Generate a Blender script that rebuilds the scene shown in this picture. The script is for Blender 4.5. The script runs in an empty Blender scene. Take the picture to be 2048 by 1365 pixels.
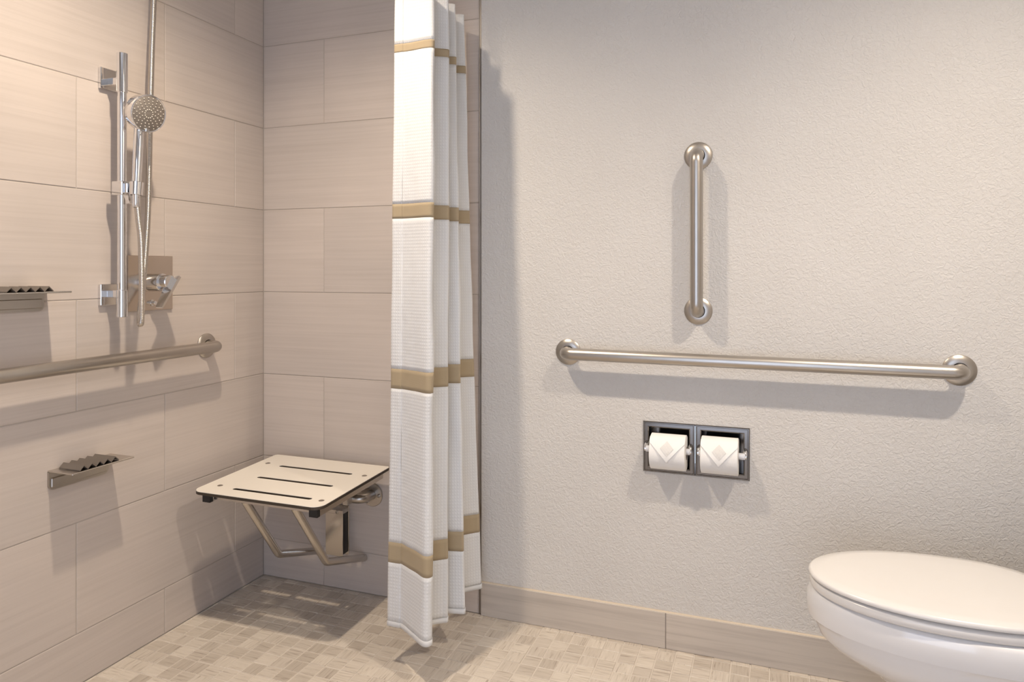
import bpy, math, random
from mathutils import Vector, Matrix, noise
random.seed(7)
S = bpy.context.scene
COL = S.collection
PI = math.pi

# ------------------------------------------------------------------ camera
cam_d = bpy.data.cameras.new('camera')
cam = bpy.data.objects.new('camera', cam_d); COL.objects.link(cam)
cam.location = (1.792, -2.179, 1.142)
cam.rotation_euler = (PI / 2, 0, math.radians(20.18))
cam_d.sensor_fit = 'HORIZONTAL'; cam_d.sensor_width = 36.0
cam_d.lens = 36.0 * 1423.0 / 2048.0
cam_d.shift_y = -(682.5 - 540.0) / 2048.0
cam_d.clip_start = 0.02
S.camera = cam

# ------------------------------------------------------------------ world and light
W = bpy.data.worlds.new('world'); S.world = W
W.use_nodes = True
bg = W.node_tree.nodes['Background']
bg.inputs['Color'].default_value = (0.70, 0.80, 1.0, 1)
bg.inputs['Strength'].default_value = 2.7
WARM = (1.0, 0.80, 0.58)
LIGHTS = [  # x, y, watts, colour of the recessed ceiling lamps
    (0.69, -0.95, 100.0, (1.0, 0.84, 0.66)),
    (2.40, -0.97, 98.0, (1.0, 0.87, 0.72)),
]
CEIL = 2.44
vs = S.view_settings
S.display_settings.display_device = 'sRGB'
vs.view_transform = 'Standard'; vs.look = 'None'; vs.gamma = 1.0
vs.use_curve_mapping = False
vs.exposure = 0.07

# ------------------------------------------------------------------ materials
def new_mat(name):
    m = bpy.data.materials.new(name); m.use_nodes = True
    nt = m.node_tree
    return m, nt, nt.nodes['Principled BSDF']

def N(nt, typ, **kw):
    n = nt.nodes.new(typ)
    for k, v in kw.items(): setattr(n, k, v)
    return n

def plain(name, col, rough=0.5, metal=0.0, bump=0.0, bscale=400, coat=0.0, var=0.03, aniso=None):
    m, nt, b = new_mat(name)
    b.inputs['Roughness'].default_value = rough
    b.inputs['Metallic'].default_value = metal
    b.inputs['Coat Weight'].default_value = coat
    tc = N(nt, 'ShaderNodeTexCoord')
    nz = N(nt, 'ShaderNodeTexNoise'); nz.inputs['Scale'].default_value = 9.0
    nt.links.new(tc.outputs['Object'], nz.inputs['Vector'])
    rp = N(nt, 'ShaderNodeValToRGB')
    rp.color_ramp.elements[0].position = 0.3; rp.color_ramp.elements[1].position = 0.7
    rp.color_ramp.elements[0].color = tuple(c * (1 - var) for c in col) + (1,)
    rp.color_ramp.elements[1].color = tuple(min(1, c * (1 + var)) for c in col) + (1,)
    nt.links.new(nz.outputs['Fac'], rp.inputs['Fac'])
    nt.links.new(rp.outputs['Color'], b.inputs['Base Color'])
    if bump:
        n2 = N(nt, 'ShaderNodeTexNoise'); n2.inputs['Scale'].default_value = bscale
        if aniso:
            mp = N(nt, 'ShaderNodeMapping'); mp.inputs['Scale'].default_value = aniso
            nt.links.new(tc.outputs['Object'], mp.inputs['Vector'])
            nt.links.new(mp.outputs['Vector'], n2.inputs['Vector'])
        else:
            nt.links.new(tc.outputs['Object'], n2.inputs['Vector'])
        bp = N(nt, 'ShaderNodeBump'); bp.inputs['Strength'].default_value = bump
        bp.inputs['Distance'].default_value = 0.001
        nt.links.new(n2.outputs['Fac'], bp.inputs['Height'])
        nt.links.new(bp.outputs['Normal'], b.inputs['Normal'])
    return m

def ramp(nt, fac, stops):
    r = N(nt, 'ShaderNodeValToRGB'); e = r.color_ramp.elements
    while len(e) < len(stops): e.new(0.5)
    for i, (p, c) in enumerate(stops):
        e[i].position = p; e[i].color = (c[0], c[1], c[2], 1)
    nt.links.new(fac, r.inputs['Fac'])
    return r.outputs['Color']

def mixc(nt, fac, a, b, mode='MIX'):
    m = N(nt, 'ShaderNodeMix', data_type='RGBA', blend_type=mode)
    if isinstance(fac, float): m.inputs[0].default_value = fac
    else: nt.links.new(fac, m.inputs[0])
    for k, v in ((6, a), (7, b)):
        if isinstance(v, tuple): m.inputs[k].default_value = v + (1,)
        else: nt.links.new(v, m.inputs[k])
    return m.outputs[2]

def streak_tile(name, dark, light, rough, hscale, vscale):
    """porcelain with fine horizontal linen streaks; each tile gets its own offset"""
    m, nt, b = new_mat(name)
    b.inputs['Roughness'].default_value = rough
    g = N(nt, 'ShaderNodeNewGeometry'); oi = N(nt, 'ShaderNodeObjectInfo')
    mul = N(nt, 'ShaderNodeMath', operation='MULTIPLY'); mul.inputs[1].default_value = 37.0
    nt.links.new(oi.outputs['Random'], mul.inputs[0])
    add = N(nt, 'ShaderNodeVectorMath', operation='ADD')
    nt.links.new(g.outputs['Position'], add.inputs[0]); nt.links.new(mul.outputs[0], add.inputs[1])
    mp = N(nt, 'ShaderNodeMapping'); mp.inputs['Scale'].default_value = (hscale, hscale, vscale)
    nt.links.new(add.outputs[0], mp.inputs['Vector'])
    n1 = N(nt, 'ShaderNodeTexNoise'); n1.inputs['Scale'].default_value = 1.0
    n1.inputs['Detail'].default_value = 6; n1.inputs['Roughness'].default_value = 0.65
    n1.inputs['Distortion'].default_value = 0.15
    nt.links.new(mp.outputs[0], n1.inputs['Vector'])
    n2 = N(nt, 'ShaderNodeTexNoise'); n2.inputs['Scale'].default_value = 2.5
    nt.links.new(add.outputs[0], n2.inputs['Vector'])
    c = ramp(nt, n1.outputs['Fac'], [(0.3, dark), (0.52, light), (0.75, tuple(min(1, x * 1.06) for x in light))])
    c2 = ramp(nt, n2.outputs['Fac'], [(0.3, (0.93, 0.93, 0.93)), (0.7, (1.04, 1.03, 1.02))])
    c = mixc(nt, 1.0, c, c2, 'MULTIPLY')
    nt.links.new(c, b.inputs['Base Color'])
    bp = N(nt, 'ShaderNodeBump'); bp.inputs['Strength'].default_value = 0.06; bp.inputs['Distance'].default_value = 0.001
    nt.links.new(n1.outputs['Fac'], bp.inputs['Height']); nt.links.new(bp.outputs['Normal'], b.inputs['Normal'])
    return m

PITCH = 0.0522; FX0 = 0.0065; FY0 = -0.0265
def floor_tile_mat():
    m, nt, b = new_mat('mosaic_tile')
    b.inputs['Roughness'].default_value = 0.5
    g = N(nt, 'ShaderNodeNewGeometry')
    sub = N(nt, 'ShaderNodeVectorMath', operation='SUBTRACT'); sub.inputs[1].default_value = (FX0, FY0, 0)
    nt.links.new(g.outputs['Position'], sub.inputs[0])
    dv = N(nt, 'ShaderNodeVectorMath', operation='MULTIPLY'); dv.inputs[1].default_value = (1 / PITCH, 1 / PITCH, 0)
    nt.links.new(sub.outputs[0], dv.inputs[0])
    fl = N(nt, 'ShaderNodeVectorMath', operation='FLOOR'); nt.links.new(dv.outputs[0], fl.inputs[0])
    wn = N(nt, 'ShaderNodeTexWhiteNoise', noise_dimensions='3D'); nt.links.new(fl.outputs[0], wn.inputs['Vector'])
    sep = N(nt, 'ShaderNodeSeparateColor'); nt.links.new(wn.outputs['Color'], sep.inputs[0])
    off = N(nt, 'ShaderNodeVectorMath', operation='SCALE'); off.inputs['Scale'].default_value = 9.0
    nt.links.new(wn.outputs['Color'], off.inputs[0])
    add = N(nt, 'ShaderNodeVectorMath', operation='ADD')
    nt.links.new(g.outputs['Position'], add.inputs[0]); nt.links.new(off.outputs[0], add.inputs[1])
    outs = []
    for sc in ((14, 190, 20), (190, 14, 20)):
        mp = N(nt, 'ShaderNodeMapping'); mp.inputs['Scale'].default_value = sc
        nt.links.new(add.outputs[0], mp.inputs['Vector'])
        n = N(nt, 'ShaderNodeTexNoise'); n.inputs['Scale'].default_value = 1.0
        n.inputs['Detail'].default_value = 4; n.inputs['Distortion'].default_value = 0.7
        nt.links.new(mp.outputs[0], n.inputs['Vector']); outs.append(n.outputs['Fac'])
    gt = N(nt, 'ShaderNodeMath', operation='GREATER_THAN'); gt.inputs[1].default_value = 0.5
    nt.links.new(sep.outputs[0], gt.inputs[0])
    mx = N(nt, 'ShaderNodeMix', data_type='FLOAT')
    nt.links.new(gt.outputs[0], mx.inputs[0]); nt.links.new(outs[0], mx.inputs[2]); nt.links.new(outs[1], mx.inputs[3])
    c = ramp(nt, mx.outputs[0], [(0.28, (0.38, 0.32, 0.27)), (0.43, (0.58, 0.52, 0.45)), (0.75, (0.66, 0.60, 0.53))])
    tone = ramp(nt, sep.outputs[1], [(0.0, (0.82, 0.80, 0.78)), (0.5, (0.97, 0.96, 0.95)), (1.0, (1.10, 1.10, 1.09))])
    c = mixc(nt, 1.0, c, tone, 'MULTIPLY')
    nt.links.new(c, b.inputs['Base Color'])
    return m

def paint_mat():
    m, nt, b = new_mat('textured_paint')
    b.inputs['Roughness'].default_value = 0.55
    g = N(nt, 'ShaderNodeNewGeometry')
    n1 = N(nt, 'ShaderNodeTexNoise'); n1.inputs['Scale'].default_value = 95
    n1.inputs['Detail'].default_value = 3; n1.inputs['Distortion'].default_value = 1.2
    nt.links.new(g.outputs['Position'], n1.inputs['Vector'])
    h = ramp(nt, n1.outputs['Fac'], [(0.38, (0, 0, 0)), (0.62, (1, 1, 1))])
    bp = N(nt, 'ShaderNodeBump'); bp.inputs['Strength'].default_value = 0.6; bp.inputs['Distance'].default_value = 0.0014
    nt.links.new(h, bp.inputs['Height']); nt.links.new(bp.outputs['Normal'], b.inputs['Normal'])
    n2 = N(nt, 'ShaderNodeTexNoise'); n2.inputs['Scale'].default_value = 3
    nt.links.new(g.outputs['Position'], n2.inputs['Vector'])
    c = ramp(nt, n2.outputs['Fac'], [(0.3, (0.60, 0.575, 0.545)), (0.7, (0.63, 0.605, 0.575))])
    nt.links.new(c, b.inputs['Base Color'])
    return m

def cloth_mat(name, col, waffle=True):
    m, nt, b = new_mat(name)
    b.inputs['Roughness'].default_value = 0.85
    b.inputs['Sheen Weight'].default_value = 0.15
    uv = N(nt, 'ShaderNodeUVMap'); uv.uv_map = 'UVMap'
    sep = N(nt, 'ShaderNodeSeparateXYZ'); nt.links.new(uv.outputs[0], sep.inputs[0])
    per = 0.0095 if waffle else 0.003
    ss = []
    for o in (0, 1):
        mu = N(nt, 'ShaderNodeMath', operation='MULTIPLY'); mu.inputs[1].default_value = 2 * PI / per
        nt.links.new(sep.outputs[o], mu.inputs[0])
        si = N(nt, 'ShaderNodeMath', operation='SINE'); nt.links.new(mu.outputs[0], si.inputs[0])
        ab = N(nt, 'ShaderNodeMath', operation='MULTIPLY_ADD'); ab.inputs[1].default_value = 0.5; ab.inputs[2].default_value = 0.5
        nt.links.new(si.outputs[0], ab.inputs[0]); ss.append(ab.outputs[0])
    pr = N(nt, 'ShaderNodeMath', operation='MULTIPLY'); nt.links.new(ss[0], pr.inputs[0]); nt.links.new(ss[1], pr.inputs[1])
    bp = N(nt, 'ShaderNodeBump'); bp.inputs['Strength'].default_value = 0.3 if waffle else 0.15
    bp.inputs['Distance'].default_value = 0.0022 if waffle else 0.0006
    nt.links.new(pr.outputs[0], bp.inputs['Height']); nt.links.new(bp.outputs['Normal'], b.inputs['Normal'])
    c = ramp(nt, pr.outputs[0], [(0.1, tuple(x * 0.94 for x in col)), (0.8, col)])
    nt.links.new(c, b.inputs['Base Color'])
    tr = N(nt, 'ShaderNodeBsdfTranslucent'); tr.inputs['Color'].default_value = col + (1,)
    mx = N(nt, 'ShaderNodeMixShader'); mx.inputs[0].default_value = 0.18
    out = nt.nodes['Material Output']
    nt.links.new(b.outputs[0], mx.inputs[1]); nt.links.new(tr.outputs[0], mx.inputs[2]); nt.links.new(mx.outputs[0], out.inputs['Surface'])
    return m

def emit_mat(name, col, st):
    m, nt, b = new_mat(name)
    b.inputs['Base Color'].default_value = (0.9, 0.9, 0.9, 1)
    b.inputs['Emission Color'].default_value = col + (1,)
    b.inputs['Emission Strength'].default_value = st
    return m

M = dict(
    wtile=streak_tile('linen_porcelain', (0.520, 0.458, 0.415), (0.560, 0.497, 0.453), 0.42, 1.6, 95),
    base=streak_tile('grey_porcelain', (0.44, 0.39, 0.345), (0.53, 0.475, 0.42), 0.42, 2.2, 70),
    ftile=floor_tile_mat(),
    grout=plain('wall_grout', (0.44, 0.39, 0.345), 0.9, bump=0.3),
    fgrout=plain('floor_grout', (0.63, 0.57, 0.50), 0.9, bump=0.3),
    paint=paint_mat(),
    ceiling=plain('ceiling_paint', (0.72, 0.71, 0.69), 0.8, bump=0.2, bscale=120),
    chrome=plain('chrome', (0.80, 0.80, 0.81), 0.07, 1.0, var=0.01),
    steel=plain('brushed_steel', (0.49, 0.455, 0.415), 0.33, 1.0, bump=0.04, bscale=600, var=0.04),
    satin=plain('satin_steel', (0.60, 0.565, 0.52), 0.24, 1.0, bump=0.03, bscale=500, var=0.03),
    nickel=plain('satin_plate', (0.60, 0.53, 0.46), 0.16, 1.0, var=0.02),
    pol=plain('steel_with_dark_reflection', (0.22, 0.205, 0.195), 0.14, 1.0, var=0.03),  # paper holder metal, base darkened in place of the dark room it mirrors
    trim=plain('edge_profile_metal', (0.40, 0.37, 0.34), 0.3, 1.0, var=0.02),
    seat=plain('cream_phenolic', (0.80, 0.755, 0.68), 0.38, bump=0.06, bscale=700, var=0.015),
    core=plain('brown_phenolic_core', (0.045, 0.033, 0.022), 0.5),
    black=plain('black_plastic', (0.012, 0.012, 0.013), 0.45),
    rubber=plain('taupe_rubber', (0.15, 0.125, 0.105), 0.6),
    nozzle=plain('pale_silicone_nozzle', (0.75, 0.70, 0.62), 0.5),
    face=plain('grey_spray_face', (0.27, 0.24, 0.21), 0.35, 0.5),
    porcelain=plain('white_porcelain', (0.74, 0.73, 0.73), 0.12, coat=0.4, var=0.005),
    lid=plain('white_toilet_plastic', (0.72, 0.70, 0.68), 0.24, var=0.005),
    paper=plain('tissue_paper', (0.83, 0.82, 0.80), 0.95, bump=0.25, bscale=300, var=0.015),
    sticker=plain('pale_paper_sticker', (0.70, 0.685, 0.66), 0.8),
    card=plain('roll_cardboard', (0.45, 0.36, 0.27), 0.9),
    white=plain('white_plastic', (0.78, 0.78, 0.80), 0.35),
    cloth=cloth_mat('white_waffle_cloth', (0.81, 0.815, 0.82)),
    band=cloth_mat('tan_woven_band', (0.47, 0.375, 0.245), False),
    hem=cloth_mat('white_hem_cloth', (0.81, 0.815, 0.82), False),
    lamp=emit_mat('lamp_lens', (1.0, 0.84, 0.64), 6.0),
    caulk=plain('cream_caulk', (0.62, 0.53, 0.42), 0.6),
)

# ------------------------------------------------------------------ mesh helpers
class MB:
    def __init__(s): s.v = []; s.f = []; s.sm = []; s.mi = []
    def add(s, vs_, fs, smooth=False, mi=0):
        o = len(s.v); s.v += [tuple(v) for v in vs_]
        for f in fs: s.f.append(tuple(i + o for i in f)); s.sm.append(smooth); s.mi.append(mi)
    def box(s, lo, hi, c=0.0, mi=0):
        """box with all edges chamfered by c"""
        lo = Vector(lo); hi = Vector(hi)
        if c <= 0:
            vs_ = [(x, y, z) for x in (lo.x, hi.x) for y in (lo.y, hi.y) for z in (lo.z, hi.z)]
            s.add(vs_, [(0, 1, 3, 2), (4, 6, 7, 5), (0, 4, 5, 1), (2, 3, 7, 6), (0, 2, 6, 4), (1, 5, 7, 3)], mi=mi); return
        vs_ = []; idx = {}
        for a in range(3):
            for sx in (0, 1):
                for sy in (0, 1):
                    for sz in (0, 1):
                        p = [0, 0, 0]
                        for k, sg in enumerate((sx, sy, sz)):
                            b_ = hi[k] if sg else lo[k]
                            p[k] = b_ if k == a else b_ + (-c if sg else c)
                        idx[(a, sx, sy, sz)] = len(vs_); vs_.append(p)
        fs = []
        for a in range(3):
            b, c_ = (a + 1) % 3, (a + 2) % 3
            for sg in (0, 1):
                q = []
                for (i, j) in ((0, 0), (1, 0), (1, 1), (0, 1)):
                    t = [0, 0, 0]; t[a] = sg; t[b] = i; t[c_] = j; q.append(idx[(a, *t)])
                fs.append(tuple(q) if sg else tuple(reversed(q)))
        for a in range(3):
            b, c_ = (a + 1) % 3, (a + 2) % 3
            for i in (0, 1):
                for j in (0, 1):
                    t0 = [0, 0, 0]; t1 = [0, 0, 0]
                    t0[b] = t1[b] = i; t0[c_] = t1[c_] = j; t0[a] = 0; t1[a] = 1
                    q = (idx[(b, *t0)], idx[(b, *t1)], idx[(c_, *t1)], idx[(c_, *t0)])
                    fs.append(q if (i == j) else tuple(reversed(q)))
        for sx in (0, 1):
            for sy in (0, 1):
                for sz in (0, 1):
                    q = (idx[(0, sx, sy, sz)], idx[(1, sx, sy, sz)], idx[(2, sx, sy, sz)])
                    fs.append(q if (sx + sy + sz) % 2 else tuple(reversed(q)))
        s.add(vs_, fs, mi=mi)
    def tube(s, pts, r, n=16, caps=True, smooth=True, mi=0):
        """tube along a polyline; r a number or one per point"""
        pts = [Vector(p) for p in pts]; m = len(pts)
        rs = r if isinstance(r, (list, tuple)) else [r] * m
        t0 = (pts[1] - pts[0]).normalized()
        a = t0.orthogonal().normalized()
        vs_ = []
        for i, p in enumerate(pts):
            if i == 0: t = t0
            elif i == m - 1: t = (pts[i] - pts[i - 1]).normalized()
            else: t = ((pts[i + 1] - pts[i]).normalized() + (pts[i] - pts[i - 1]).normalized()).normalized()
            a = (a - t * a.dot(t)).normalized(); b = t.cross(a)
            for k in range(n):
                w = 2 * PI * k / n
                vs_.append(p + (a * math.cos(w) + b * math.sin(w)) * rs[i])
        fs = []
        for i in range(m - 1):
            for k in range(n):
                k2 = (k + 1) % n
                fs.append((i * n + k, i * n + k2, (i + 1) * n + k2, (i + 1) * n + k))
        s.add(vs_, fs, smooth, mi)
        if caps:
            o = len(s.v) - len(vs_)
            s.f.append(tuple(o + k for k in reversed(range(n)))); s.sm.append(False); s.mi.append(mi)
            s.f.append(tuple(o + (m - 1) * n + k for k in range(n))); s.sm.append(False); s.mi.append(mi)
    def lathe(s, org, axis, prof, n=32, smooth=True, mi=0):
        """prof: (distance along axis, radius) from the first to the last point"""
        org = Vector(org); ax = Vector(axis).normalized(); a = ax.orthogonal().normalized(); b = ax.cross(a)
        vs_ = []
        for (h, r) in prof:
            for k in range(n):
                w = 2 * PI * k / n
                vs_.append(org + ax * h + (a * math.cos(w) + b * math.sin(w)) * max(r, 1e-5))
        fs = []
        for i in range(len(prof) - 1):
            for k in range(n):
                k2 = (k + 1) % n
                fs.append((i * n + k, i * n + k2, (i + 1) * n + k2, (i + 1) * n + k))
        s.add(vs_, fs, smooth, mi)
    def loft(s, rings, smooth=True, cap0=True, cap1=True, mi=0):
        n = len(rings[0]); vs_ = [p for r in rings for p in r]; fs = []
        for i in range(len(rings) - 1):
            for k in range(n):
                k2 = (k + 1) % n
                fs.append((i * n + k, i * n + k2, (i + 1) * n + k2, (i + 1) * n + k))
        s.add(vs_, fs, smooth, mi)
        o = len(s.v) - len(vs_)
        if cap0: s.f.append(tuple(o + k for k in reversed(range(n)))); s.sm.append(False); s.mi.append(mi)
        if cap1: s.f.append(tuple(o + (len(rings) - 1) * n + k for k in range(n))); s.sm.append(False); s.mi.append(mi)
    def mesh(s, name, mats):
        me = bpy.data.meshes.new(name); me.from_pydata(s.v, [], s.f); me.update()
        for m in (mats if isinstance(mats, (list, tuple)) else [mats]): me.materials.append(m)
        me.polygons.foreach_set('use_smooth', s.sm); me.polygons.foreach_set('material_index', s.mi)
        me.update()
        return me
    def build(s, name, mats, parent=None, sharp=None, fix=True):
        me = s.mesh(name, mats)
        if fix:
            import bmesh
            bm = bmesh.new(); bm.from_mesh(me); bmesh.ops.recalc_face_normals(bm, faces=bm.faces); bm.to_mesh(me); bm.free()
        if sharp: me.set_sharp_from_angle(angle=math.radians(sharp))
        return link(name, me, parent)

def link(name, data, parent=None):
    o = bpy.data.objects.new(name, data); COL.objects.link(o)
    if parent is not None:
        o.parent = parent
        o.matrix_parent_inverse = parent.matrix_basis.inverted()
    return o
def tag(o, label=None, cat=None, group=None, kind=None):
    for k, v in (('label', label), ('category', cat), ('group', group), ('kind', kind)):
        if v: o[k] = v
    return o
def thing(name, loc, label, cat, group=None):
    o = bpy.data.objects.new(name, None); COL.objects.link(o); o.location = loc
    o.empty_display_size = 0.05
    return tag(o, label, cat, group)

def arc_path(pts, rad, seg=8):
    """polyline with rounded corners"""
    pts = [Vector(p) for p in pts]; out = [pts[0]]
    for i in range(1, len(pts) - 1):
        p = pts[i]; a = (pts[i - 1] - p); b = (pts[i + 1] - p)
        ang = a.angle(b); d = min(rad / math.tan(ang / 2), a.length * 0.49, b.length * 0.49); r = d * math.tan(ang / 2)
        a.normalize(); b.normalize(); c = p + (a + b).normalized() * (r / math.sin(ang / 2))
        s0 = p + a * d - c; s1 = p + b * d - c; tot = s0.angle(s1)
        for k in range(seg + 1):
            t = k / seg
            out.append(c + (s0 * math.sin((1 - t) * tot) + s1 * math.sin(t * tot)) / math.sin(tot))
    out.append(pts[-1]); return out

def catmull(pts, per=8):
    pts = [Vector(p) for p in pts]; P = [pts[0] * 2 - pts[1]] + pts + [pts[-1] * 2 - pts[-2]]; out = []
    for i in range(1, len(P) - 2):
        for k in range(per):
            t = k / per; a, b, c, d = P[i - 1:i + 3]
            out.append(0.5 * ((2 * b) + (c - a) * t + (2 * a - 5 * b + 4 * c - d) * t * t + (3 * b - a - 3 * c + d) * t ** 3))
    out.append(pts[-1]); return out

# ------------------------------------------------------------------ the room shell
RX = 2.60; YF = -3.10; TX = 0.882          # right wall, open camera side, end of the shower tiling
HOLE = (1.424, 1.722, 0.533, 0.676)        # opening for the recessed paper holder
b = MB(); b.box((-0.12, YF, -0.12), (RX + 0.12, 0.12, -0.0016))
floor = tag(b.build('floor', M['fgrout']), kind='structure')
b = MB(); b.box((-0.12, YF, 0), (-0.0016, 0.12, CEIL))
wall_left = tag(b.build('wall_left', M['grout']), kind='structure')
b = MB()
b.box((-0.0016, 0.0016, 0), (TX, 0.12, CEIL), mi=0)
h0, h1, h2, h3 = HOLE
for lo, hi in (((TX, 0), (h0, CEIL)), ((h1, 0), (RX, CEIL)), ((h0, 0), (h1, h2)), ((h0, h3), (h1, CEIL))):
    b.box((lo[0], 0, lo[1]), (hi[0], 0.12, hi[1]), mi=1)
wall_back = tag(b.build('wall_back', [M['grout'], M['paint']]), kind='structure')
b = MB(); b.box((RX, YF, 0), (RX + 0.12, 0.12, CEIL))
wall_right = tag(b.build('wall_right', M['paint']), kind='structure')
b = MB(); b.box((-0.12, YF, CEIL), (RX + 0.12, 0.12, CEIL + 0.1))
ceiling = tag(b.build('ceiling', M['ceiling']), kind='structure')

b = MB()                                   # unseen wall behind the camera, wide opening added to let cool fill in
for lo, hi in (((-0.12, 0), (0.95, CEIL)), ((2.40, 0), (RX + 0.12, CEIL)), ((0.95, 2.20), (2.40, CEIL))):
    b.box((lo[0], YF - 0.12, lo[1]), (hi[0], YF, hi[1]))
tag(b.build('wall_front', M['paint']), kind='structure')

# --- large wall tiles, each its own piece
TILE_CACHE = {}
def tile_mesh(w, h, mat, th=0.007, c=0.0011):
    key = (round(w, 4), round(h, 4), mat)
    if key not in TILE_CACHE:
        m = MB(); x, y = w / 2, h / 2
        top = [(-x + c, -y + c, 0), (x - c, -y + c, 0), (x - c, y - c, 0), (-x + c, y - c, 0)]
        mid = [(-x, -y, -c), (x, -y, -c), (x, y, -c), (-x, y, -c)]
        bot = [(-x, -y, -th), (x, -y, -th), (x, y, -th), (-x, y, -th)]
        fs = [(0, 1, 2, 3)]
        for k in range(4):
            k2 = (k + 1) % 4
            fs += [(4 + k, 4 + k2, k2, k), (8 + k, 8 + k2, 4 + k2, 4 + k)]
        m.add(top + mid + bot, fs)
        TILE_CACHE[key] = m.mesh('tile', M[mat])
    return TILE_CACHE[key]
def basis(u, v, n, p):
    return Matrix(((u[0], v[0], n[0], p[0]), (u[1], v[1], n[1], p[1]), (u[2], v[2], n[2], p[2]), (0, 0, 0, 1)))
def put_tile(parent, w, h, mat, u, v, n, p):
    o = bpy.data.objects.new('tile', tile_mesh(w, h, mat)); COL.objects.link(o)
    o.parent = parent; o.matrix_basis = basis(u, v, n, p); return o

ROWZ = [0.0, 0.142] + [0.142 + 0.3058 * k for k in range(1, 8)]
ROWZ = [z for z in ROWZ if z < CEIL - 0.02] + [CEIL]
G = 0.0026; TL = 0.6105
for r in range(len(ROWZ) - 1):
    z0, z1 = ROWZ[r], ROWZ[r + 1]
    first = 0.46 if r % 2 == 0 else 0.1505            # left wall joint nearest the corner
    js = [0.0] + [first - TL * 0 + TL * k for k in range(0, 6)]
    js = [j for j in js if j < -YF] + [-YF]
    for a, c in zip(js[:-1], js[1:]):
        w = c - a - G; h = z1 - z0 - G
        dz = random.uniform(-0.0004, 0.0003)
        put_tile(wall_left, w, h, 'wtile', (0, 1, 0), (0, 0, 1), (1, 0, 0), (dz, -(a + c) / 2, (z0 + z1) / 2))
    js = [0.0, 0.2665, TX - 0.006] if r % 2 == 0 else [0.0, 0.572, TX - 0.006]
    for a, c in zip(js[:-1], js[1:]):
        w = c - a - G; h = z1 - z0 - G
        dz = random.uniform(-0.0004, 0.0003)
        put_tile(wall_back, w, h, 'wtile', (1, 0, 0), (0, 0, 1), (0, -1, 0), ((a + c) / 2, -dz, (z0 + z1) / 2))

# --- metal edge profile where the tiling stops
b = MB(); b.box((TX - 0.0065, -0.0042, 0.0), (TX - 0.0035, 0.002, CEIL), 0.0006)
b.box((TX - 0.0035, -0.0015, 0.0), (TX + 0.0015, 0.002, CEIL))
tag(b.build('trim_1', M['trim']), kind='structure')

# --- tile skirting along the painted wall
BH = 0.108
b = MB(); b.box((TX + 0.0015, -0.0060, 0), (RX, 0.002, BH - 0.003))
base_back = tag(b.build('baseboard_back', M['grout']), kind='structure')
for a, c in ((TX + 0.002, 1.487), (1.487, 2.0975), (2.0975, RX)):
    put_tile(base_back, c - a - 0.002, BH, 'base', (1, 0, 0), (0, 0, 1), (0, -1, 0), ((a + c) / 2, -0.0095, BH / 2))
b = MB(); b.box((TX + 0.002, -0.0085, BH - 0.002), (RX, 0.001, BH + 0.0025), 0.0012)
b.build('caulk_line', M['caulk'], base_back)
b = MB(); b.box((RX - 0.009, YF, 0), (RX + 0.001, -0.0095, BH), 0.001)
tag(b.build('baseboard_right', M['base']), kind='structure')

# --- mosaic floor: the nearest 300 tiles in view are pieces, the rest one mesh
CAM = Vector(cam.location); th = math.radians(20.18)
F = Vector((-math.sin(th), math.cos(th), 0)); R = Vector((math.cos(th), math.sin(th), 0))
cells = []
i0 = -1; ni = int((RX - FX0) / PITCH) + 1; nj = int((-YF + FY0) / PITCH) + 1
for i in range(-1, ni):
    for j in range(-1, nj):
        x0 = max(FX0 + PITCH * i, 0.0); x1 = min(FX0 + PITCH * (i + 1), RX)
        y1 = min(FY0 - PITCH * j, 0.0); y0 = max(FY0 - PITCH * (j + 1), YF)
        if x1 - x0 < 0.006 or y1 - y0 < 0.006: continue
        p = Vector(((x0 + x1) / 2, (y0 + y1) / 2, 0)); d = p - CAM; w = d.dot(F)
        vis = False; size = 0
        if w > 0.3:
            px = 1024 + 1423 * d.dot(R) / w; py = 540 + 1423 * 1.142 / w
            vis = -20 < px < 2068 and py < 1385
            if px > 1625 and py > 1290 and px - 1625 > (1365 - py) * 1.2: vis = vis and px < 1800
            size = (x1 - x0) * (y1 - y0) / (w * w * w)
        cells.append((vis, size, x0, x1, y0, y1))
vis_cells = sorted([c for c in cells if c[0]], key=lambda c: -c[1])
mine = set(id(c) for c in vis_cells[:300])
rest = MB()
for c in cells:
    _, _, x0, x1, y0, y1 = c
    g = 0.0036; w = x1 - x0 - g; h = y1 - y0 - g; p = ((x0 + x1) / 2, (y0 + y1) / 2, random.uniform(-0.0004, 0.0003))
    if id(c) in mine:
        put_tile(floor, w, h, 'ftile', (1, 0, 0), (0, 1, 0), (0, 0, 1), p)
    else:
        me = tile_mesh(w, h, 'ftile')
        rest.add([(v.co.x + p[0], v.co.y + p[1], v.co.z + p[2]) for v in me.vertices], [tuple(q.vertices) for q in me.polygons])
tag(rest.build('mosaic_tiles', M['ftile'], floor, fix=False), kind='stuff')

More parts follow.
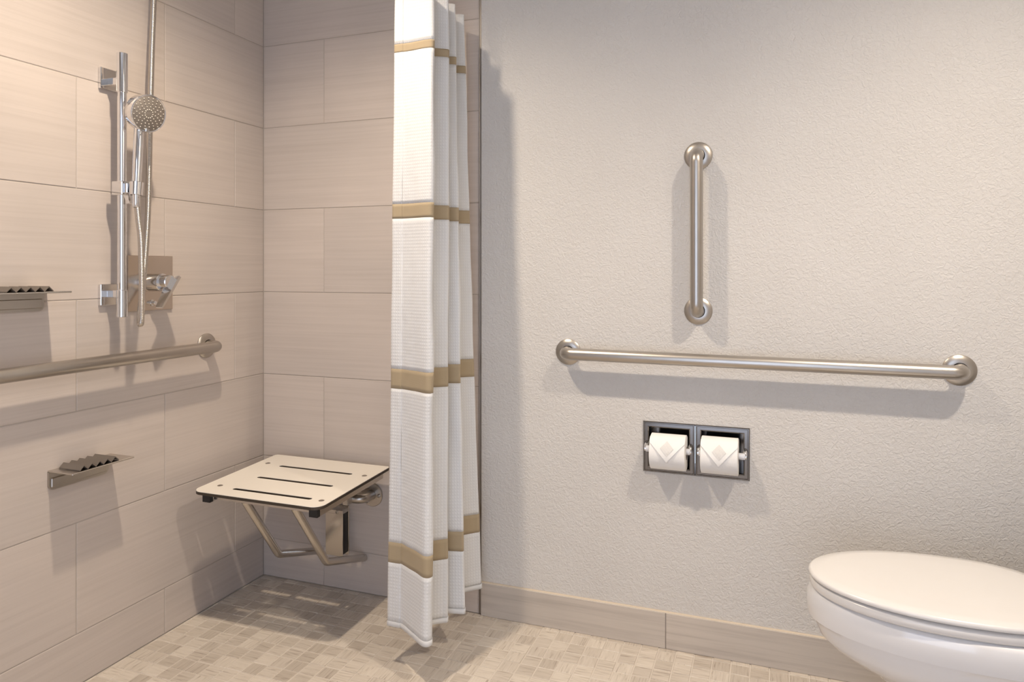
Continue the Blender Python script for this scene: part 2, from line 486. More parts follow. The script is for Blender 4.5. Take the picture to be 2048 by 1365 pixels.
# ------------------------------------------------------------------ recessed ceiling lamps
for i, (lx, ly, watts, col) in enumerate(LIGHTS):
    t = thing('ceiling_light', (lx, ly, CEIL), ['round recessed ceiling lamp above the shower', 'round recessed ceiling lamp above the toilet side'][i], 'ceiling light', 'recessed ceiling lamps')
    b = MB(); b.lathe((lx, ly, CEIL), (0, 0, -1), [(0, 0.085), (0.006, 0.083), (0.008, 0.07), (0.002, 0.06), (0.002, 0.058)])
    b.build('trim_ring', M['white'], t)
    b = MB(); b.lathe((lx, ly, CEIL), (0, 0, -1), [(-0.001, 0.06), (0.003, 0.06), (0.003, 0.0)])
    b.build('lens', M['lamp'], t)
    ld = bpy.data.lights.new('downlight', 'SPOT'); ld.energy = watts; ld.color = col
    ld.spot_size = math.radians(142); ld.spot_blend = 1.0; ld.shadow_soft_size = 0.03
    lo = bpy.data.objects.new('downlight', ld); COL.objects.link(lo); lo.location = (lx, ly, CEIL - 0.035)

# ------------------------------------------------------------------ grab bars
def grab_bar(name, a, c, n, label, group):
    """a, c: flange centres on the wall; n: wall normal"""
    a = Vector(a); c = Vector(c); n = Vector(n); d = (c - a).normalized()
    t = thing(name, a, label, 'grab bar', group)
    D = 0.057
    b = MB(); b.tube(arc_path([a + n * 0.002, a + n * D, c + n * D, c + n * 0.002], 0.040, 10), 0.0185, 24)
    b.build('bar', M['steel'], t, 40)
    for p in (a, c):
        b = MB(); b.lathe(p, n, [(0, 0.041), (0.003, 0.0412), (0.0045, 0.040), (0.0095, 0.027), (0.0100, 0.0205), (0.005, 0.0198)], 40)
        b.build('flange', M['steel'], t, 35)
    return t
grab_bar('grab_bar', (1.182, 0, 0.882), (2.254, 0, 0.876), (0, -1, 0), 'long horizontal steel grab bar above the toilet paper holder', 'steel grab bars')
grab_bar('grab_bar', (1.582, 0, 1.481), (1.582, 0, 1.02), (0, -1, 0), 'short vertical steel grab bar on the painted wall', 'steel grab bars')
grab_bar('grab_bar', (0, -0.287, 0.887), (0, -1.202, 0.887), (1, 0, 0), 'horizontal steel grab bar on the tiled shower wall', 'steel grab bars')

# ------------------------------------------------------------------ slide bar with hand shower
SY = -0.665; SX = 0.056
t = thing('shower_slide_bar', (0, SY, 1.02), 'vertical chrome slide bar on square wall brackets', 'slide bar')
b = MB(); b.tube([(SX, SY, 1.008), (SX, SY, 1.755)], 0.0122, 24)
b.build('rail', M['chrome'], t, 40)
for z0, z1 in ((1.008, 1.085), (1.645, 1.757)):
    b = MB(); b.lathe((SX, SY, z0), (0, 0, 1), [(0, 0), (0, 0.0135), (0.001, 0.0148), (z1 - z0 - 0.001, 0.0148), (z1 - z0, 0.0135), (z1 - z0, 0)], 28)
    b.build('sleeve', M['chrome'], t, 35)
for zc, za in ((1.686, 1.678), (1.071, 1.073)):
    b = MB(); b.box((0, SY - 0.030, zc - 0.030), (0.011, SY + 0.030, zc + 0.030), 0.0012)
    br = b.build('bracket', M['chrome'], t)
    b = MB(); b.box((0.010, SY - 0.010, za - 0.010), (SX, SY + 0.010, za + 0.010), 0.0015)
    b.build('arm', M['chrome'], br)
# sliding holder
b = MB(); b.box((SX - 0.019, SY - 0.019, 1.353), (SX + 0.021, SY + 0.019, 1.392), 0.002)
hold = b.build('slider', M['chrome'], t)
b = MB(); b.box((SX + 0.020, SY - 0.012, 1.358), (0.088, SY + 0.012, 1.387), 0.002)
b.build('slider_arm', M['chrome'], hold)
b = MB(); b.lathe((0.1085, SY, 1.352), (-0.004, 0.0135, 0.178), [(0.037, 0.0138), (0.0, 0.0134), (0.0, 0.0165), (0.001, 0.0175), (0.036, 0.019), (0.037, 0.018), (0.037, 0.0138)], 28)
b.build('cradle', M['chrome'], hold, 35)
b = MB(); b.add([(SX + 0.012, SY - 0.006, 1.354), (SX + 0.028, SY - 0.006, 1.354), (SX + 0.036, SY - 0.006, 1.330), (SX + 0.024, SY - 0.006, 1.328),
                 (SX + 0.012, SY + 0.006, 1.354), (SX + 0.028, SY + 0.006, 1.354), (SX + 0.036, SY + 0.006, 1.330), (SX + 0.024, SY + 0.006, 1.328)],
                [(0, 1, 2, 3), (7, 6, 5, 4), (0, 4, 5, 1), (1, 5, 6, 2), (2, 6, 7, 3), (3, 7, 4, 0)])
b.build('release_lever', M['chrome'], hold)

t = thing('hand_shower', (0.1085, SY, 1.36), 'chrome hand shower head with round grey spray face', 'shower head')
nrm = Vector((0.955, -0.15, -0.22)).normalized()
fc = Vector((0.132, -0.643, 1.584))                    # centre of the spray face
HR = 0.0530; HT = 0.044
b = MB(); b.lathe(fc, -nrm, [(0.0, HR - 0.004), (-0.001, HR - 0.002), (0.0, HR), (0.004, HR + 0.0005), (HT - 0.012, HR - 0.002), (HT - 0.004, HR - 0.010), (HT, HR - 0.028), (HT + 0.001, 0)], 48)
b.build('head_shell', M['chrome'], t, 40)
b = MB(); b.lathe(fc, nrm, [(-0.002, HR - 0.002), (0.0, HR - 0.0045), (0.0003, 0)], 48)
b.build('spray_face', M['face'], t, 40)
a1 = nrm.cross(Vector((0, 0, 1))).normalized(); a2 = a1.cross(nrm)
b = MB()
def noz(u, v, r):
    p = fc + a1 * u + a2 * v
    b.lathe(p, nrm, [(-0.001, r), (0.0012, r), (0.0022, r * 0.6), (0.0023, 0)], 8)
for k in range(12):
    noz(0.0118 * math.cos(k * PI / 6), 0.0118 * math.sin(k * PI / 6), 0.0016)
for rr, cnt, ph in ((0.020, 12, 0.1), (0.0285, 16, 0.25), (0.0365, 18, 0.0), (0.0445, 20, 0.15)):
    for k in range(cnt):
        noz(rr * math.cos(ph + 2 * PI * k / cnt), rr * math.sin(ph + 2 * PI * k / cnt), 0.0013)
tag(b.build('nozzles', M['nozzle'], t, 40), kind='stuff')
hb = Vector((0.1085, SY, 1.352)); ht = Vector((0.1045, -0.6515, 1.530))
b = MB(); pts = catmull([hb, hb.lerp(ht, 0.33), hb.lerp(ht, 0.66), ht, Vector((0.098, -0.646, 1.556))], 8)
b.tube(pts, [0.0115 + 0.0015 * min(1, i / 14) for i in range(len(pts))], 20)
b.build('handle', M['chrome'], t, 40)
b = MB(); pp = fc - a2 * (HR - 0.006); b.box((-0.006, -0.004, -0.004), (0.006, 0.004, 0.006), 0.001)
sel = b.build('spray_selector', M['chrome'], t); sel.matrix_parent_inverse = t.matrix_basis.inverted()
sel.matrix_basis = basis(a1, nrm, a2, pp + nrm * 0.002)

# hose: ribbed metal spiral
hp = [(0.018, -0.525, 2.055), (0.028, -0.529, 1.98), (0.033, -0.536, 1.90), (0.036, -0.543, 1.804), (0.050, -0.563, 1.574), (0.068, -0.585, 1.349), (0.079, -0.602, 1.232),
      (0.089, -0.618, 1.155), (0.094, -0.632, 1.065), (0.0955, -0.640, 1.020), (0.100, -0.645, 0.996), (0.108, -0.650, 0.988), (0.116, -0.654, 0.998),
      (0.1195, -0.656, 1.030), (0.119, -0.655, 1.080), (0.117, -0.654, 1.155), (0.114, -0.654, 1.230), (0.111, -0.659, 1.284), (0.1085, -0.664, 1.350)]
raw = catmull(hp, 24)
acc = [0.0]
for p, q in zip(raw[:-1], raw[1:]): acc.append(acc[-1] + (q - p).length)
L = acc[-1]; step = 0.00105; cnt = int(L / step); pts = []; rs = []; k = 0
for i in range(cnt + 1):
    s_ = L * i / cnt
    while k < len(acc) - 2 and acc[k + 1] < s_: k += 1
    f_ = (s_ - acc[k]) / max(1e-9, acc[k + 1] - acc[k]); pts.append(raw[k].lerp(raw[k + 1], f_))
    rs.append((0.0073, 0.0086, 0.0086, 0.0073)[i % 4])
b = MB(); b.tube(pts, rs, 12); t = b.build('hose', M['satin'], t, 180); t['label'] = 'ribbed metal hose hanging in a loop'
b = MB(); b.lathe((0.1085, -0.6645, 1.318), (0, 0, 1), [(0, 0.0078), (0.002, 0.0092), (0.034, 0.0105), (0.036, 0.0105)], 20); b.build('end_nut', M['chrome'], t, 35)
b = MB(); b.lathe((0, -0.525, 2.06), (1, 0, 0), [(0, 0.028), (0.006, 0.028), (0.008, 0.013), (0.034, 0.012), (0.035, 0)], 24)
tag(b.build('hose_outlet', M['chrome'], None, 35), 'round chrome hose outlet high on the tiled shower wall', 'hose outlet')

# ------------------------------------------------------------------ mixing valve
VY, VZ = -0.5175, 1.1015
t = thing('shower_valve', (0, VY, VZ), 'square metal shower valve plate with lever handle', 'valve')
b = MB(); b.box((0, VY - 0.0835, VZ - 0.0835), (0.006, VY + 0.0835, VZ + 0.0835), 0.0012); b.build('plate', M['nickel'], t)
b = MB(); b.lathe((0.005, VY, VZ + 0.002), (1, 0, 0), [(0, 0.0265), (0.001, 0.0270), (0.046, 0.0270), (0.048, 0.0255), (0.048, 0.0)], 36); b.build('stem', M['chrome'], t, 35)
b = MB(); b.lathe((0.053, VY, VZ + 0.004), (1, 0, 0), [(0, 0.0205), (0.026, 0.0205), (0.028, 0.019), (0.0282, 0.0)], 32)
hub = b.build('hub', M['chrome'], t, 35)
# lever: a slanting flat blade fixed to the hub
b = MB(); c0 = Vector((0.0, VY + 0.024, VZ + 0.020)); c1 = Vector((0.0, VY - 0.036, VZ - 0.072))
dd = (c1 - c0).normalized(); nn = Vector((0, dd.z, -dd.y)) * -1
for (p, w0, w1, tk) in ((0, 0, 0, 0),):
    prof = [(c0, 0.056, 0.096, 0.0045), (c0.lerp(c1, 0.5), 0.060, 0.093, 0.0042), (c1, 0.064, 0.088, 0.0030)]
    rings = []
    for (q, xa, xb, tk) in prof:
        rings.append([q + Vector((xa, 0, 0)) - nn * tk, q + Vector((xb, 0, 0)) - nn * tk, q + Vector((xb, 0, 0)) + nn * tk, q + Vector((xa, 0, 0)) + nn * tk])
    b.loft(rings, smooth=False)
b.build('lever', M['chrome'], hub)
b = MB(); b.lathe((0.005, -0.515, 1.041), (1, 0, 0), [(0, 0.0095), (0.003, 0.0095), (0.0035, 0.007), (0.016, 0.0065), (0.0175, 0.005), (0.0176, 0)], 20); b.build('diverter_button', M['chrome'], t, 35)

# ------------------------------------------------------------------ soap dishes
def soap_dish(y0, y1, zs, label):
    t = thing('soap_dish', (0, (y0 + y1) / 2, zs - 0.048), label, 'soap dish', 'soap dishes on the tiled wall')
    D = 0.092
    # upright plate with rounded lower corners
    b = MB(); n = 6; r = 0.014; out = []
    for cx_, cz_, s0 in ((y0 + r, zs - 0.048 + r, PI), (y1 - 0.012 - r, zs - 0.048 + r, 1.5 * PI)):
        for k in range(n + 1):
            w = s0 + k / n * PI / 2; out.append((cx_ + r * math.cos(w), cz_ + r * math.sin(w)))
    out += [(y1 - 0.012, zs), (y0, zs)]
    b.loft([[(0.0, y, z) for y, z in out], [(0.007, y, z) for y, z in out]], smooth=False)
    b.build('wall_plate', M['steel'], t)
    b = MB(); b.box((0.006, y0 + 0.005, zs - 0.041), (0.0105, y1 - 0.018, zs - 0.016), 0.002); b.build('raised_lip', M['steel'], t)
    b = MB(); b.box((0.0, y0, zs), (D, y1, zs + 0.0042), 0.0012); b.build('shelf', M['satin'], t)
    # corrugated rubber mat
    b = MB(); ya = y0 + 0.026; yb = y1 - 0.046; nr = 5; prof = []
    for k in range(nr * 2 + 1):
        prof.append((ya + (yb - ya) * k / (nr * 2), 0.0045 + (0.0115 if k % 2 else 0.0005)))
    xa, xb = 0.010, 0.086
    up = [(xa, y, zs + z + 0.002) for y, z in prof]; uf = [(xb, y, zs + z + 0.002) for y, z in prof]
    lo = [(xa, y, zs + z - 0.0005) for y, z in prof]; lf = [(xb, y, zs + z - 0.0005) for y, z in prof]
    m = len(prof); fs = []
    for k in range(m - 1):
        fs += [(k, k + 1, m + k + 1, m + k), (2 * m + k, 3 * m + k, 3 * m + k + 1, 2 * m + k + 1),
               (k, 2 * m + k, 2 * m + k + 1, k + 1), (m + k, m + k + 1, 3 * m + k + 1, 3 * m + k)]
    fs += [(0, m, 3 * m, 2 * m), (m - 1, 3 * m - 1, 4 * m - 1, 2 * m - 1)]
    b.add(up + uf + lo + lf, fs); b.build('corrugated_mat', M['rubber'], t)
    return t
soap_dish(-0.845, -0.655, 0.609, 'metal soap dish with ribbed mat below the shower grab bar')
soap_dish(-1.036, -0.846, 1.083, 'metal soap dish with ribbed mat above the shower grab bar')

# ------------------------------------------------------------------ folding shower seat
sx0, sx1, syb, syf = 0.088, 0.560, -0.036, -0.442
ZB, ZF = 0.4675, 0.453                                # the top falls slightly to the front
def seat_z(y): return ZB + (ZF - ZB) * (y - syb) / (syf - syb)
t = thing('shower_bench', ((sx0 + sx1) / 2, syb, 0.14), 'cream folding shower seat with three slots on steel legs', 'shower seat')
def seat_part(name, zoff, th_, mat, grow=0.0):
    """slotted plate cut as strips so that light passes the slots"""
    slots = [(-0.146, 0.196, 0.472), (-0.268, 0.204, 0.480), (-0.385, 0.208, 0.486)]; hw = 0.0078
    r = 0.034; out = []
    X0, X1, Y0, Y1 = sx0 - grow, sx1 + grow, syf - grow, syb + grow
    import bmesh
    bm = bmesh.new()
    for cx_, cy_, s0, rr in ((X1 - r, Y0 + r, 1.5 * PI, r), (X1 - 0.012, Y1 - 0.012, 0, 0.012), (X0 + 0.012, Y1 - 0.012, PI / 2, 0.012), (X0 + r, Y0 + r, PI, r)):
        for k in range(9):
            w = s0 + k / 8 * PI / 2; out.append((cx_ + rr * math.cos(w), cy_ + rr * math.sin(w)))
    edges = []
    def loop(pts2):
        vs_ = [bm.verts.new((x, y, 0)) for x, y in pts2]
        for k in range(len(vs_)): edges.append(bm.edges.new((vs_[k], vs_[(k + 1) % len(vs_)])))
    loop(out)
    for (yy, xa, xb) in slots:
        pts2 = []
        for k in range(7):
            w = -PI / 2 + PI * k / 6; pts2.append((xb + hw * math.cos(w), yy + hw * math.sin(w)))
        for k in range(7):
            w = PI / 2 + PI * k / 6; pts2.append((xa + hw * math.cos(w), yy + hw * math.sin(w)))
        loop(pts2)
    bmesh.ops.triangle_fill(bm, use_beauty=True, use_dissolve=False, edges=edges)
    fs = list(bm.faces)
    ex = bmesh.ops.extrude_face_region(bm, geom=fs)
    for v in [e for e in ex['geom'] if isinstance(e, bmesh.types.BMVert)]: v.co.z -= th_
    for v in bm.verts: v.co.z += seat_z(v.co.y) + zoff
    bmesh.ops.recalc_face_normals(bm, faces=bm.faces)
    me = bpy.data.meshes.new(name); bm.to_mesh(me); bm.free(); me.materials.append(mat)
    return link(name, me, t)
plate = seat_part('seat_top', 0.0, 0.0014, M['seat'])
seat_part('seat_core', -0.0014, 0.0085, M['core'], 0.0004)
for (x, y) in ((0.130, -0.135), (0.528, -0.148), (0.140, -0.375), (0.530, -0.388)):
    b = MB(); b.lathe((x, y, seat_z(y) - 0.001), (0, 0, 1), [(0, 0.0088), (0.0016, 0.0088), (0.0024, 0.0065), (0.0012, 0.004), (0.0012, 0)], 16)
    b.build('screw', M['steel'], t, 35)
zt = lambda y: seat_z(y) - 0.0095
def rail(name, xa, xb, ya, yb, hgt, mat, par=t):
    b = MB()
    v = []
    for x in (xa, xb):
        for y in (ya, yb):
            for dz in (0, -hgt): v.append((x, y, zt(y) + dz))
    b.add(v, [(0, 1, 3, 2), (4, 6, 7, 5), (0, 4, 5, 1), (2, 3, 7, 6), (0, 2, 6, 4), (1, 5, 7, 3)])
    return b.build(name, mat, par)
for xa in (0.116, 0.512):
    sr = rail('side_rail', xa, xa + 0.028, -0.412, -0.050, 0.028, M['satin'])
    rail('end_cap', xa - 0.0005, xa + 0.0285, -0.424, -0.410, 0.0285, M['black'], sr)
rail('cross_rail', 0.144, 0.512, -0.408, -0.384, 0.022, M['satin'])
rail('cross_rail', 0.144, 0.512, -0.110, -0.085, 0.022, M['satin'])
for lx in (0.252, 0.438):
    b = MB(); b.tube(arc_path([(lx, -0.394, zt(-0.394) - 0.018), (lx, -0.232, 0.199), (lx, -0.004, 0.126)], 0.035, 8), 0.0125, 20)
    b.build('support_leg', M['satin'], t, 40)
b = MB(); b.tube(arc_path([(0.468, -0.002, 0.352), (0.468, -0.060, 0.352), (0.16, -0.060, 0.352), (0.16, -0.002, 0.352)], 0.03, 8), 0.0165, 20)
b.build('hinge_tube', M['steel'], t, 40)
for hx in (0.468, 0.16):
    b = MB(); b.lathe((hx, 0, 0.352), (0, -1, 0), [(0, 0.042), (0.004, 0.042), (0.006, 0.040), (0.006, 0.017), (0.004, 0.016)], 32)
    fl_ = b.build('wall_flange', M['steel'], t, 35)
    for k in range(3):
        w = PI / 2 + 0.5 + k * 2 * PI / 3
        b = MB(); b.lathe((hx + 0.030 * math.cos(w), -0.0055, 0.352 + 0.030 * math.sin(w)), (0, -1, 0), [(0, 0.0062), (0.003, 0.006), (0.0045, 0.004), (0.002, 0.0022), (0.002, 0)], 14)
        b.build('screw', M['steel'], fl_, 35)
for hx in (0.205, 0.425):
    b = MB(); b.box((hx - 0.010, -0.106, 0.340), (hx + 0.010, -0.046, 0.446), 0.002); b.build('hinge_arm', M['steel'], t)
# folded wall bracket between the legs
b = MB(); b.box((0.292, -0.005, 0.128), (0.374, 0.0, 0.302), 0.001); br = b.build('wall_bracket', M['satin'], t)
b = MB(); b.box((0.303, -0.042, 0.134), (0.374, -0.039, 0.287), 0.0008); b.box((0.303, -0.040, 0.134), (0.306, -0.003, 0.287)); b.build('bracket_cover', M['satin'], br)
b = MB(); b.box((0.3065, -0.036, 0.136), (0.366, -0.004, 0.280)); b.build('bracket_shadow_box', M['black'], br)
b = MB(); b.box((0.300, -0.044, 0.283), (0.374, -0.004, 0.297), 0.001); b.build('bracket_top', M['satin'], br)
b = MB(); b.lathe((0.352, -0.043, 0.290), (0, -1, 0), [(0, 0.006), (0.003, 0.0055), (0.0035, 0.003), (0.0015, 0.0025), (0.0015, 0)], 14); b.build('screw', M['steel'], br, 35)

# ------------------------------------------------------------------ shower curtain
ZTOP, ZHEM = 1.962, 0.117
# plan-view outline at the top and at the hem, from the free edge round the folds to the wall
top_pl = [(0.758, -0.352), (0.782, -0.354), (0.790, -0.352), (0.830, -0.354), (0.870, -0.358), (0.882, -0.352), (0.876, -0.338), (0.838, -0.300), (0.846, -0.284), (0.874, -0.264), (0.882, -0.255), (0.874, -0.242),
          (0.836, -0.216), (0.842, -0.202), (0.862, -0.188), (0.870, -0.180), (0.862, -0.168), (0.820, -0.128), (0.828, -0.108), (0.850, -0.094), (0.858, -0.087), (0.850, -0.074), (0.820, -0.050)]
bot_pl = [(0.747, -0.378), (0.784, -0.379), (0.796, -0.380), (0.847, -0.413), (0.896, -0.446), (0.914, -0.438), (0.906, -0.415), (0.842, -0.360), (0.856, -0.342), (0.890, -0.312), (0.901, -0.303), (0.892, -0.288),
          (0.848, -0.268), (0.862, -0.256), (0.912, -0.245), (0.928, -0.239), (0.918, -0.220), (0.850, -0.140), (0.864, -0.118), (0.896, -0.082), (0.910, -0.067), (0.902, -0.052), (0.860, -0.035)]
PER = 5
tp = catmull([(x, y, 0) for x, y in top_pl], PER); bp_ = catmull([(x, y, 0) for x, y in bot_pl], PER)
ulen = [0.0]
for p, q in zip(bp_[:-1], bp_[1:]): ulen.append(ulen[-1] + (q - p).length)
def cpoint(i, z):
    f_ = (z - ZHEM) / (ZTOP - ZHEM)
    f_ = max(0, min(1, f_)); e = f_ ** 0.85
    p = bp_[i].lerp(tp[i], e)
    u = ulen[i]
    amp = 0.0035 * min(1.0, 4 * f_ + 0.3)
    w = noise.noise(Vector((u * 22, z * 5.5, 0.3))) * amp
    if 0.02 < u < 0.2: w += 0.0022 * noise.noise(Vector((u * 60, z * 45, 2.0))) * math.exp(-((u - 0.075) / 0.05) ** 2)
    nx = bp_[min(i + 1, len(bp_) - 1)] - bp_[max(i - 1, 0)]; nv = Vector((nx.y, -nx.x, 0)).normalized()
    p = p + nv * w
    if p.y > -0.010: p.y = -0.010
    # a slight droop of the woven rows along the front panel
    return Vector((p.x, p.y, z))
def sheet(name, za, zb, mat, parent, thick, nrow):
    zs = [za + (zb - za) * k / nrow for k in range(nrow + 1)]
    n = len(bp_); vs_ = []; uvs = []
    for z in zs:
        for i in range(n): vs_.append(cpoint(i, z)); uvs.append((ulen[i], z))
    fs = []
    for r in range(nrow):
        for i in range(n - 1): fs.append((r * n + i, r * n + i + 1, (r + 1) * n + i + 1, (r + 1) * n + i))
    me = bpy.data.meshes.new(name); me.from_pydata([tuple(v) for v in vs_], [], fs)
    uvl = me.uv_layers.new(name='UVMap')
    for lp in me.loops: uvl.data[lp.index].uv = uvs[lp.vertex_index]
    me.polygons.foreach_set('use_smooth', [True] * len(fs)); me.materials.append(mat); me.update()
    o = link(name, me, parent)
    sd = o.modifiers.new('thickness', 'SOLIDIFY'); sd.thickness = thick; sd.offset = 0
    return o
t = thing('shower_curtain', (0.86, -0.2, ZHEM), 'white waffle shower curtain with four tan bands, drawn to the wall', 'curtain')
BANDS = [(1.773, 1.797), (1.290, 1.332), (0.799, 0.856), (0.299, 0.357)]
lev = [ZTOP] + [v for bnd in BANDS for v in (bnd[1], bnd[0])] + [ZHEM + 0.014]
for k in range(0, len(lev), 2):
    za, zb = lev[k + 1], lev[k]
    sheet('cloth_panel', za, zb, M['cloth'], t, 0.0016, max(4, int((zb - za) / 0.012)))
for a, c in BANDS: sheet('tan_band', a, c, M['band'], t, 0.0020, 5)
sheet('hem', ZHEM, ZHEM + 0.014, M['hem'], t, 0.0042, 2)
RODX = 0.850  # unseen track stands in for a rod, whose shadow fell on the wall
r_ = thing('added_curtain_track', (RODX, 0, CEIL), 'slim white ceiling track added unseen in place of a curtain rod', 'curtain track')
b = MB(); b.box((RODX - 0.008, YF + 0.3, CEIL - 0.012), (RODX + 0.008, -0.004, CEIL + 0.001), 0.002); b.build('rail', M['white'], r_)
for hy in (-0.255, -0.300, -0.354):
    k = min(range(len(tp)), key=lambda i: abs(tp[i].y - hy)); px_, py_ = tp[k].x, tp[k].y
    b = MB(); b.tube(arc_path([(px_, py_ + 0.004, ZTOP - 0.012), (px_, py_, ZTOP + 0.012), (RODX, py_, ZTOP + 0.06), (RODX, py_, CEIL - 0.010)], 0.02, 4), 0.0013, 6)
    tag(b.build('curtain_hook', M['chrome'], None, 40), 'thin metal hook hanging the curtain from its track', 'curtain hook', 'shower curtain hooks')

# ------------------------------------------------------------------ recessed double paper holder
t = thing('toilet_paper_holder', (1.573, 0, 0.529), 'recessed double toilet paper holder with chrome frame', 'paper holder')
X0, X1, Z0, Z1 = 1.419, 1.727, 0.5285, 0.681; XM = (X0 + X1) / 2
for (xa, xb) in ((X0, XM - 0.0005), (XM + 0.0005, X1)):
    fr = 0.017; b = MB()
    outer = [(xa, Z0), (xb, Z0), (xb, Z1), (xa, Z1)]
    def ins(k): return [(xa + k, Z0 + k), (xb - k, Z0 + k), (xb - k, Z1 - k), (xa + k, Z1 - k)]
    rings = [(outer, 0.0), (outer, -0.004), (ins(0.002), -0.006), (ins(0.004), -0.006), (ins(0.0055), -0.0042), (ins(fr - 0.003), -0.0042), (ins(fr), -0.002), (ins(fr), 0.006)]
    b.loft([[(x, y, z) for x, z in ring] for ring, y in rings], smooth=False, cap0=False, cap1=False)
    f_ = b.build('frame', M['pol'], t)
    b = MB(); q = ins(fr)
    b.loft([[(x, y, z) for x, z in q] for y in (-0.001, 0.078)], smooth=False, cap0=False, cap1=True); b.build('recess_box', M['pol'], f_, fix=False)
    for xs, sg in ((xa + 0.012, 1), (xb - 0.012, -1)):
        b = MB(); b.tube(arc_path([(xs, -0.003, 0.617), (xs, -0.020, 0.612), (xs, -0.024, 0.603)], 0.008, 4), [0.0062] * 12 if False else 0.0062, 12)
        b.lathe((xs - sg * 0.004, -0.024, 0.603), (sg, 0, 0), [(0, 0), (0, 0.0075), (0.007, 0.0075), (0.012, 0.004), (0.012, 0)], 16)
        b.build('post', M['chrome'], f_, 35)
    b = MB(); b.tube([(xa + 0.012, -0.024, 0.603), (xb - 0.012, -0.024, 0.603)], 0.0095, 18); b.build('roller', M['white'], f_, 40)
for i, (xa, xb) in enumerate(((1.4465, 1.5505), (1.5932, 1.6975))):
    cx_, cy_, cz_, rad = (xa + xb) / 2, -0.022, (0.598, 0.600)[i], (0.0525, 0.0535)[i]
    t = thing('toilet_paper_roll', (cx_, cy_, cz_), ['toilet paper roll nearer the shower, its end folded to a point', 'toilet paper roll nearer the toilet, its end folded to a point'][i], 'toilet paper', 'toilet paper rolls')
    b = MB(); b.lathe((xa, cy_, cz_), (1, 0, 0), [(0.0, 0.020), (0.0, rad - 0.003), (0.0015, rad), (xb - xa - 0.0015, rad), (xb - xa, rad - 0.003), (xb - xa, 0.020), (0.0, 0.020)], 64)
    b.build('paper', M['paper'], t, 40)
    b = MB(); b.lathe((xa + 0.0005, cy_, cz_), (1, 0, 0), [(0, 0.0175), (0, 0.0205), (xb - xa - 0.001, 0.0205), (xb - xa - 0.001, 0.0175), (0, 0.0175)], 28); b.build('core', M['card'], t, 40)
    # end sheet folded to a point: a wedge wrapped on the front of the roll
    b = MB(); n = 14; m_ = 12; grid = []
    for off in (0.0030, 0.0006):
        for r in range(n + 1):
            s_ = r / n; ang = math.radians(62 - 80 * s_)                    # from the top front down
            w = 1.0 if s_ < 0.28 else 1 - (s_ - 0.28) / 0.72
            for c_ in range(m_ + 1):
                x = cx_ + (c_ / m_ - 0.5) * (xb - xa) * 0.985 * max(w, 0.01)
                rr = rad + off + 0.0030 * s_ * s_
                grid.append((x, cy_ - rr * math.cos(ang), cz_ + rr * math.sin(ang)))
    fs = []; K = (n + 1) * (m_ + 1)
    for r in range(n):
        for c_ in range(m_):
            a_ = r * (m_ + 1) + c_
            fs += [(a_, a_ + 1, a_ + m_ + 2, a_ + m_ + 1), (K + a_ + m_ + 1, K + a_ + m_ + 2, K + a_ + 1, K + a_)]
        for c_ in (0, m_):
            a_ = r * (m_ + 1) + c_; fs.append((a_, a_ + m_ + 1, K + a_ + m_ + 1, K + a_))
    b.add(grid, fs, True); fo = b.build('folded_end', M['paper'], t, 40)
    b = MB(); grid = []; q_ = 5
    for off in (0.0056, 0.0040):
        for i_ in range(q_):
            for j_ in range(q_):
                p_, r2 = i_ / (q_ - 1) - 0.5, j_ / (q_ - 1) - 0.5
                u, v = (p_ - r2) * 0.019, (p_ + r2) * 0.021
                ang = math.radians(22) + v / rad; rr = rad + off
                grid.append((cx_ + u + 0.001, cy_ - rr * math.cos(ang), cz_ + rr * math.sin(ang)))
    fs = []; K = q_ * q_
    for i_ in range(q_ - 1):
        for j_ in range(q_ - 1):
            a_ = i_ * q_ + j_; fs += [(a_, a_ + 1, a_ + q_ + 1, a_ + q_), (K + a_, K + a_ + q_, K + a_ + q_ + 1, K + a_ + 1)]
    for k_ in range(q_ - 1):
        for a_, b_ in ((k_, k_ + 1), (q_ * (q_ - 1) + k_, q_ * (q_ - 1) + k_ + 1), (q_ * k_, q_ * (k_ + 1)), (q_ * k_ + q_ - 1, q_ * (k_ + 1) + q_ - 1)): fs.append((a_, b_, K + b_, K + a_))
    b.add(grid, fs)
    b.build('sticker', M['sticker'], fo)

# ------------------------------------------------------------------ toilet
TY = -0.405
def egg(tip, back, hw, z, sc=1.0, n=56, ex=2.0):
    xc = tip + (back - tip) * 0.56; out = []
    for k in range(n):
        w = 2 * PI * k / n; c_, s_ = math.cos(w), math.sin(w)
        if c_ < 0:
            x = xc - (xc - tip) * sc * abs(c_) ** 0.98; y = hw * sc * s_
        else:
            e = 0.72
            x = xc + (back - xc) * sc * abs(c_) ** e; y = hw * sc * math.copysign(abs(s_) ** 0.86, s_)
        out.append((x, TY + y, z))
    return out
t = thing('toilet', (2.25, TY, 0), 'white toilet with its lid closed beside the painted wall', 'toilet')
rings = []
for (z, tip, bk, hw) in ((0.0, 2.020, 2.50, 0.105), (0.015, 2.022, 2.50, 0.104), (0.05, 2.035, 2.49, 0.098), (0.12, 2.040, 2.48, 0.097), (0.20, 2.034, 2.47, 0.100), (0.235, 2.020, 2.46, 0.108), (0.258, 1.992, 2.46, 0.122),
                        (0.276, 1.952, 2.46, 0.134), (0.296, 1.915, 2.46, 0.147), (0.318, 1.891, 2.46, 0.158), (0.342, 1.8815, 2.46, 0.162), (0.355, 1.877, 2.46, 0.165), (0.359, 1.8668, 2.46, 0.1728), (0.374, 1.8635, 2.46, 0.1755),
                        (0.392, 1.863, 2.46, 0.1765), (0.410, 1.865, 2.46, 0.175), (0.417, 1.870, 2.46, 0.171), (0.420, 1.880, 2.45, 0.163)):
    rings.append(egg(tip, bk, hw, z))
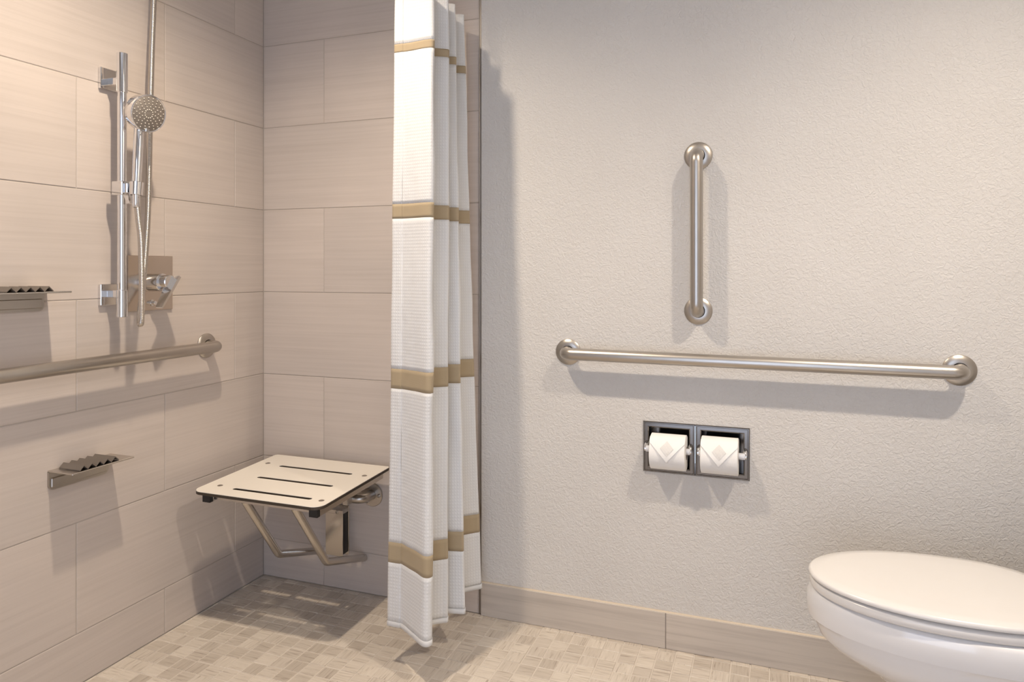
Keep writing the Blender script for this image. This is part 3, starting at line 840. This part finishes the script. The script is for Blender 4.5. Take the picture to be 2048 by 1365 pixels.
b = MB(); b.loft(rings); b.build('bowl', M['porcelain'], t, 50)
b = MB(); b.loft([egg(1.886, 2.36, 0.160, 0.4195), egg(1.873, 2.37, 0.171, 0.4225), egg(1.8705, 2.37, 0.1735, 0.4270), egg(1.8695, 2.37, 0.1745, 0.4375), egg(1.872, 2.37, 0.172, 0.4415), egg(1.881, 2.365, 0.165, 0.443)]); b.build('seat', M['lid'], t, 50)
b = MB(); b.loft([egg(1.886, 2.36, 0.162, 0.4425), egg(1.881, 2.365, 0.166, 0.4470), egg(1.8690, 2.37, 0.1755, 0.4480), egg(1.8670, 2.37, 0.177, 0.4515), egg(1.8680, 2.37, 0.176, 0.4560), egg(1.873, 2.368, 0.172, 0.4590), egg(1.90, 2.35, 0.153, 0.4608), egg(1.97, 2.31, 0.11, 0.4620)]); b.build('lid', M['lid'], t, 50)
for s_ in (-1, 1):
    b = MB(); b.box((2.372, TY + s_ * 0.07 - 0.016, 0.412), (2.402, TY + s_ * 0.07 + 0.016, 0.450), 0.006); b.build('hinge', M['lid'], t)
b = MB()
def rrect(xa, xb, ya, yb, r, z, n=6):
    out = []
    for cx_, cy_, s0 in ((xb - r, yb - r, 0), (xa + r, yb - r, PI / 2), (xa + r, ya + r, PI), (xb - r, ya + r, 1.5 * PI)):
        for k in range(n + 1):
            w = s0 + k / n * PI / 2; out.append((cx_ + r * math.cos(w), cy_ + r * math.sin(w), z))
    return out
b.loft([rrect(2.435, 2.585, TY - 0.19, TY + 0.19, 0.03, 0.40), rrect(2.43, 2.588, TY - 0.20, TY + 0.20, 0.03, 0.43), rrect(2.415, 2.59, TY - 0.215, TY + 0.215, 0.03, 0.74)])
b.build('tank', M['porcelain'], t, 50)
b = MB(); b.loft([rrect(2.41, 2.592, TY - 0.222, TY + 0.222, 0.03, 0.738), rrect(2.405, 2.594, TY - 0.226, TY + 0.226, 0.032, 0.746), rrect(2.405, 2.594, TY - 0.226, TY + 0.226, 0.032, 0.762), rrect(2.413, 2.588, TY - 0.218, TY + 0.218, 0.03, 0.770)])
b.build('tank_lid', M['porcelain'], t, 50)
b = MB(); b.lathe((2.418, TY - 0.15, 0.69), (-1, 0, 0), [(-0.01, 0.012), (0.008, 0.012), (0.010, 0.008), (0.010, 0)], 18); b.box((2.396, TY - 0.155, 0.683), (2.408, TY - 0.085, 0.697), 0.003); b.build('flush_lever', M['chrome'], t, 35)
b = MB(); b.loft([rrect(2.40, 2.56, TY - 0.10, TY + 0.10, 0.02, 0.30), rrect(2.40, 2.585, TY - 0.15, TY + 0.15, 0.02, 0.405)]); b.build('tank_shelf', M['porcelain'], t, 50)
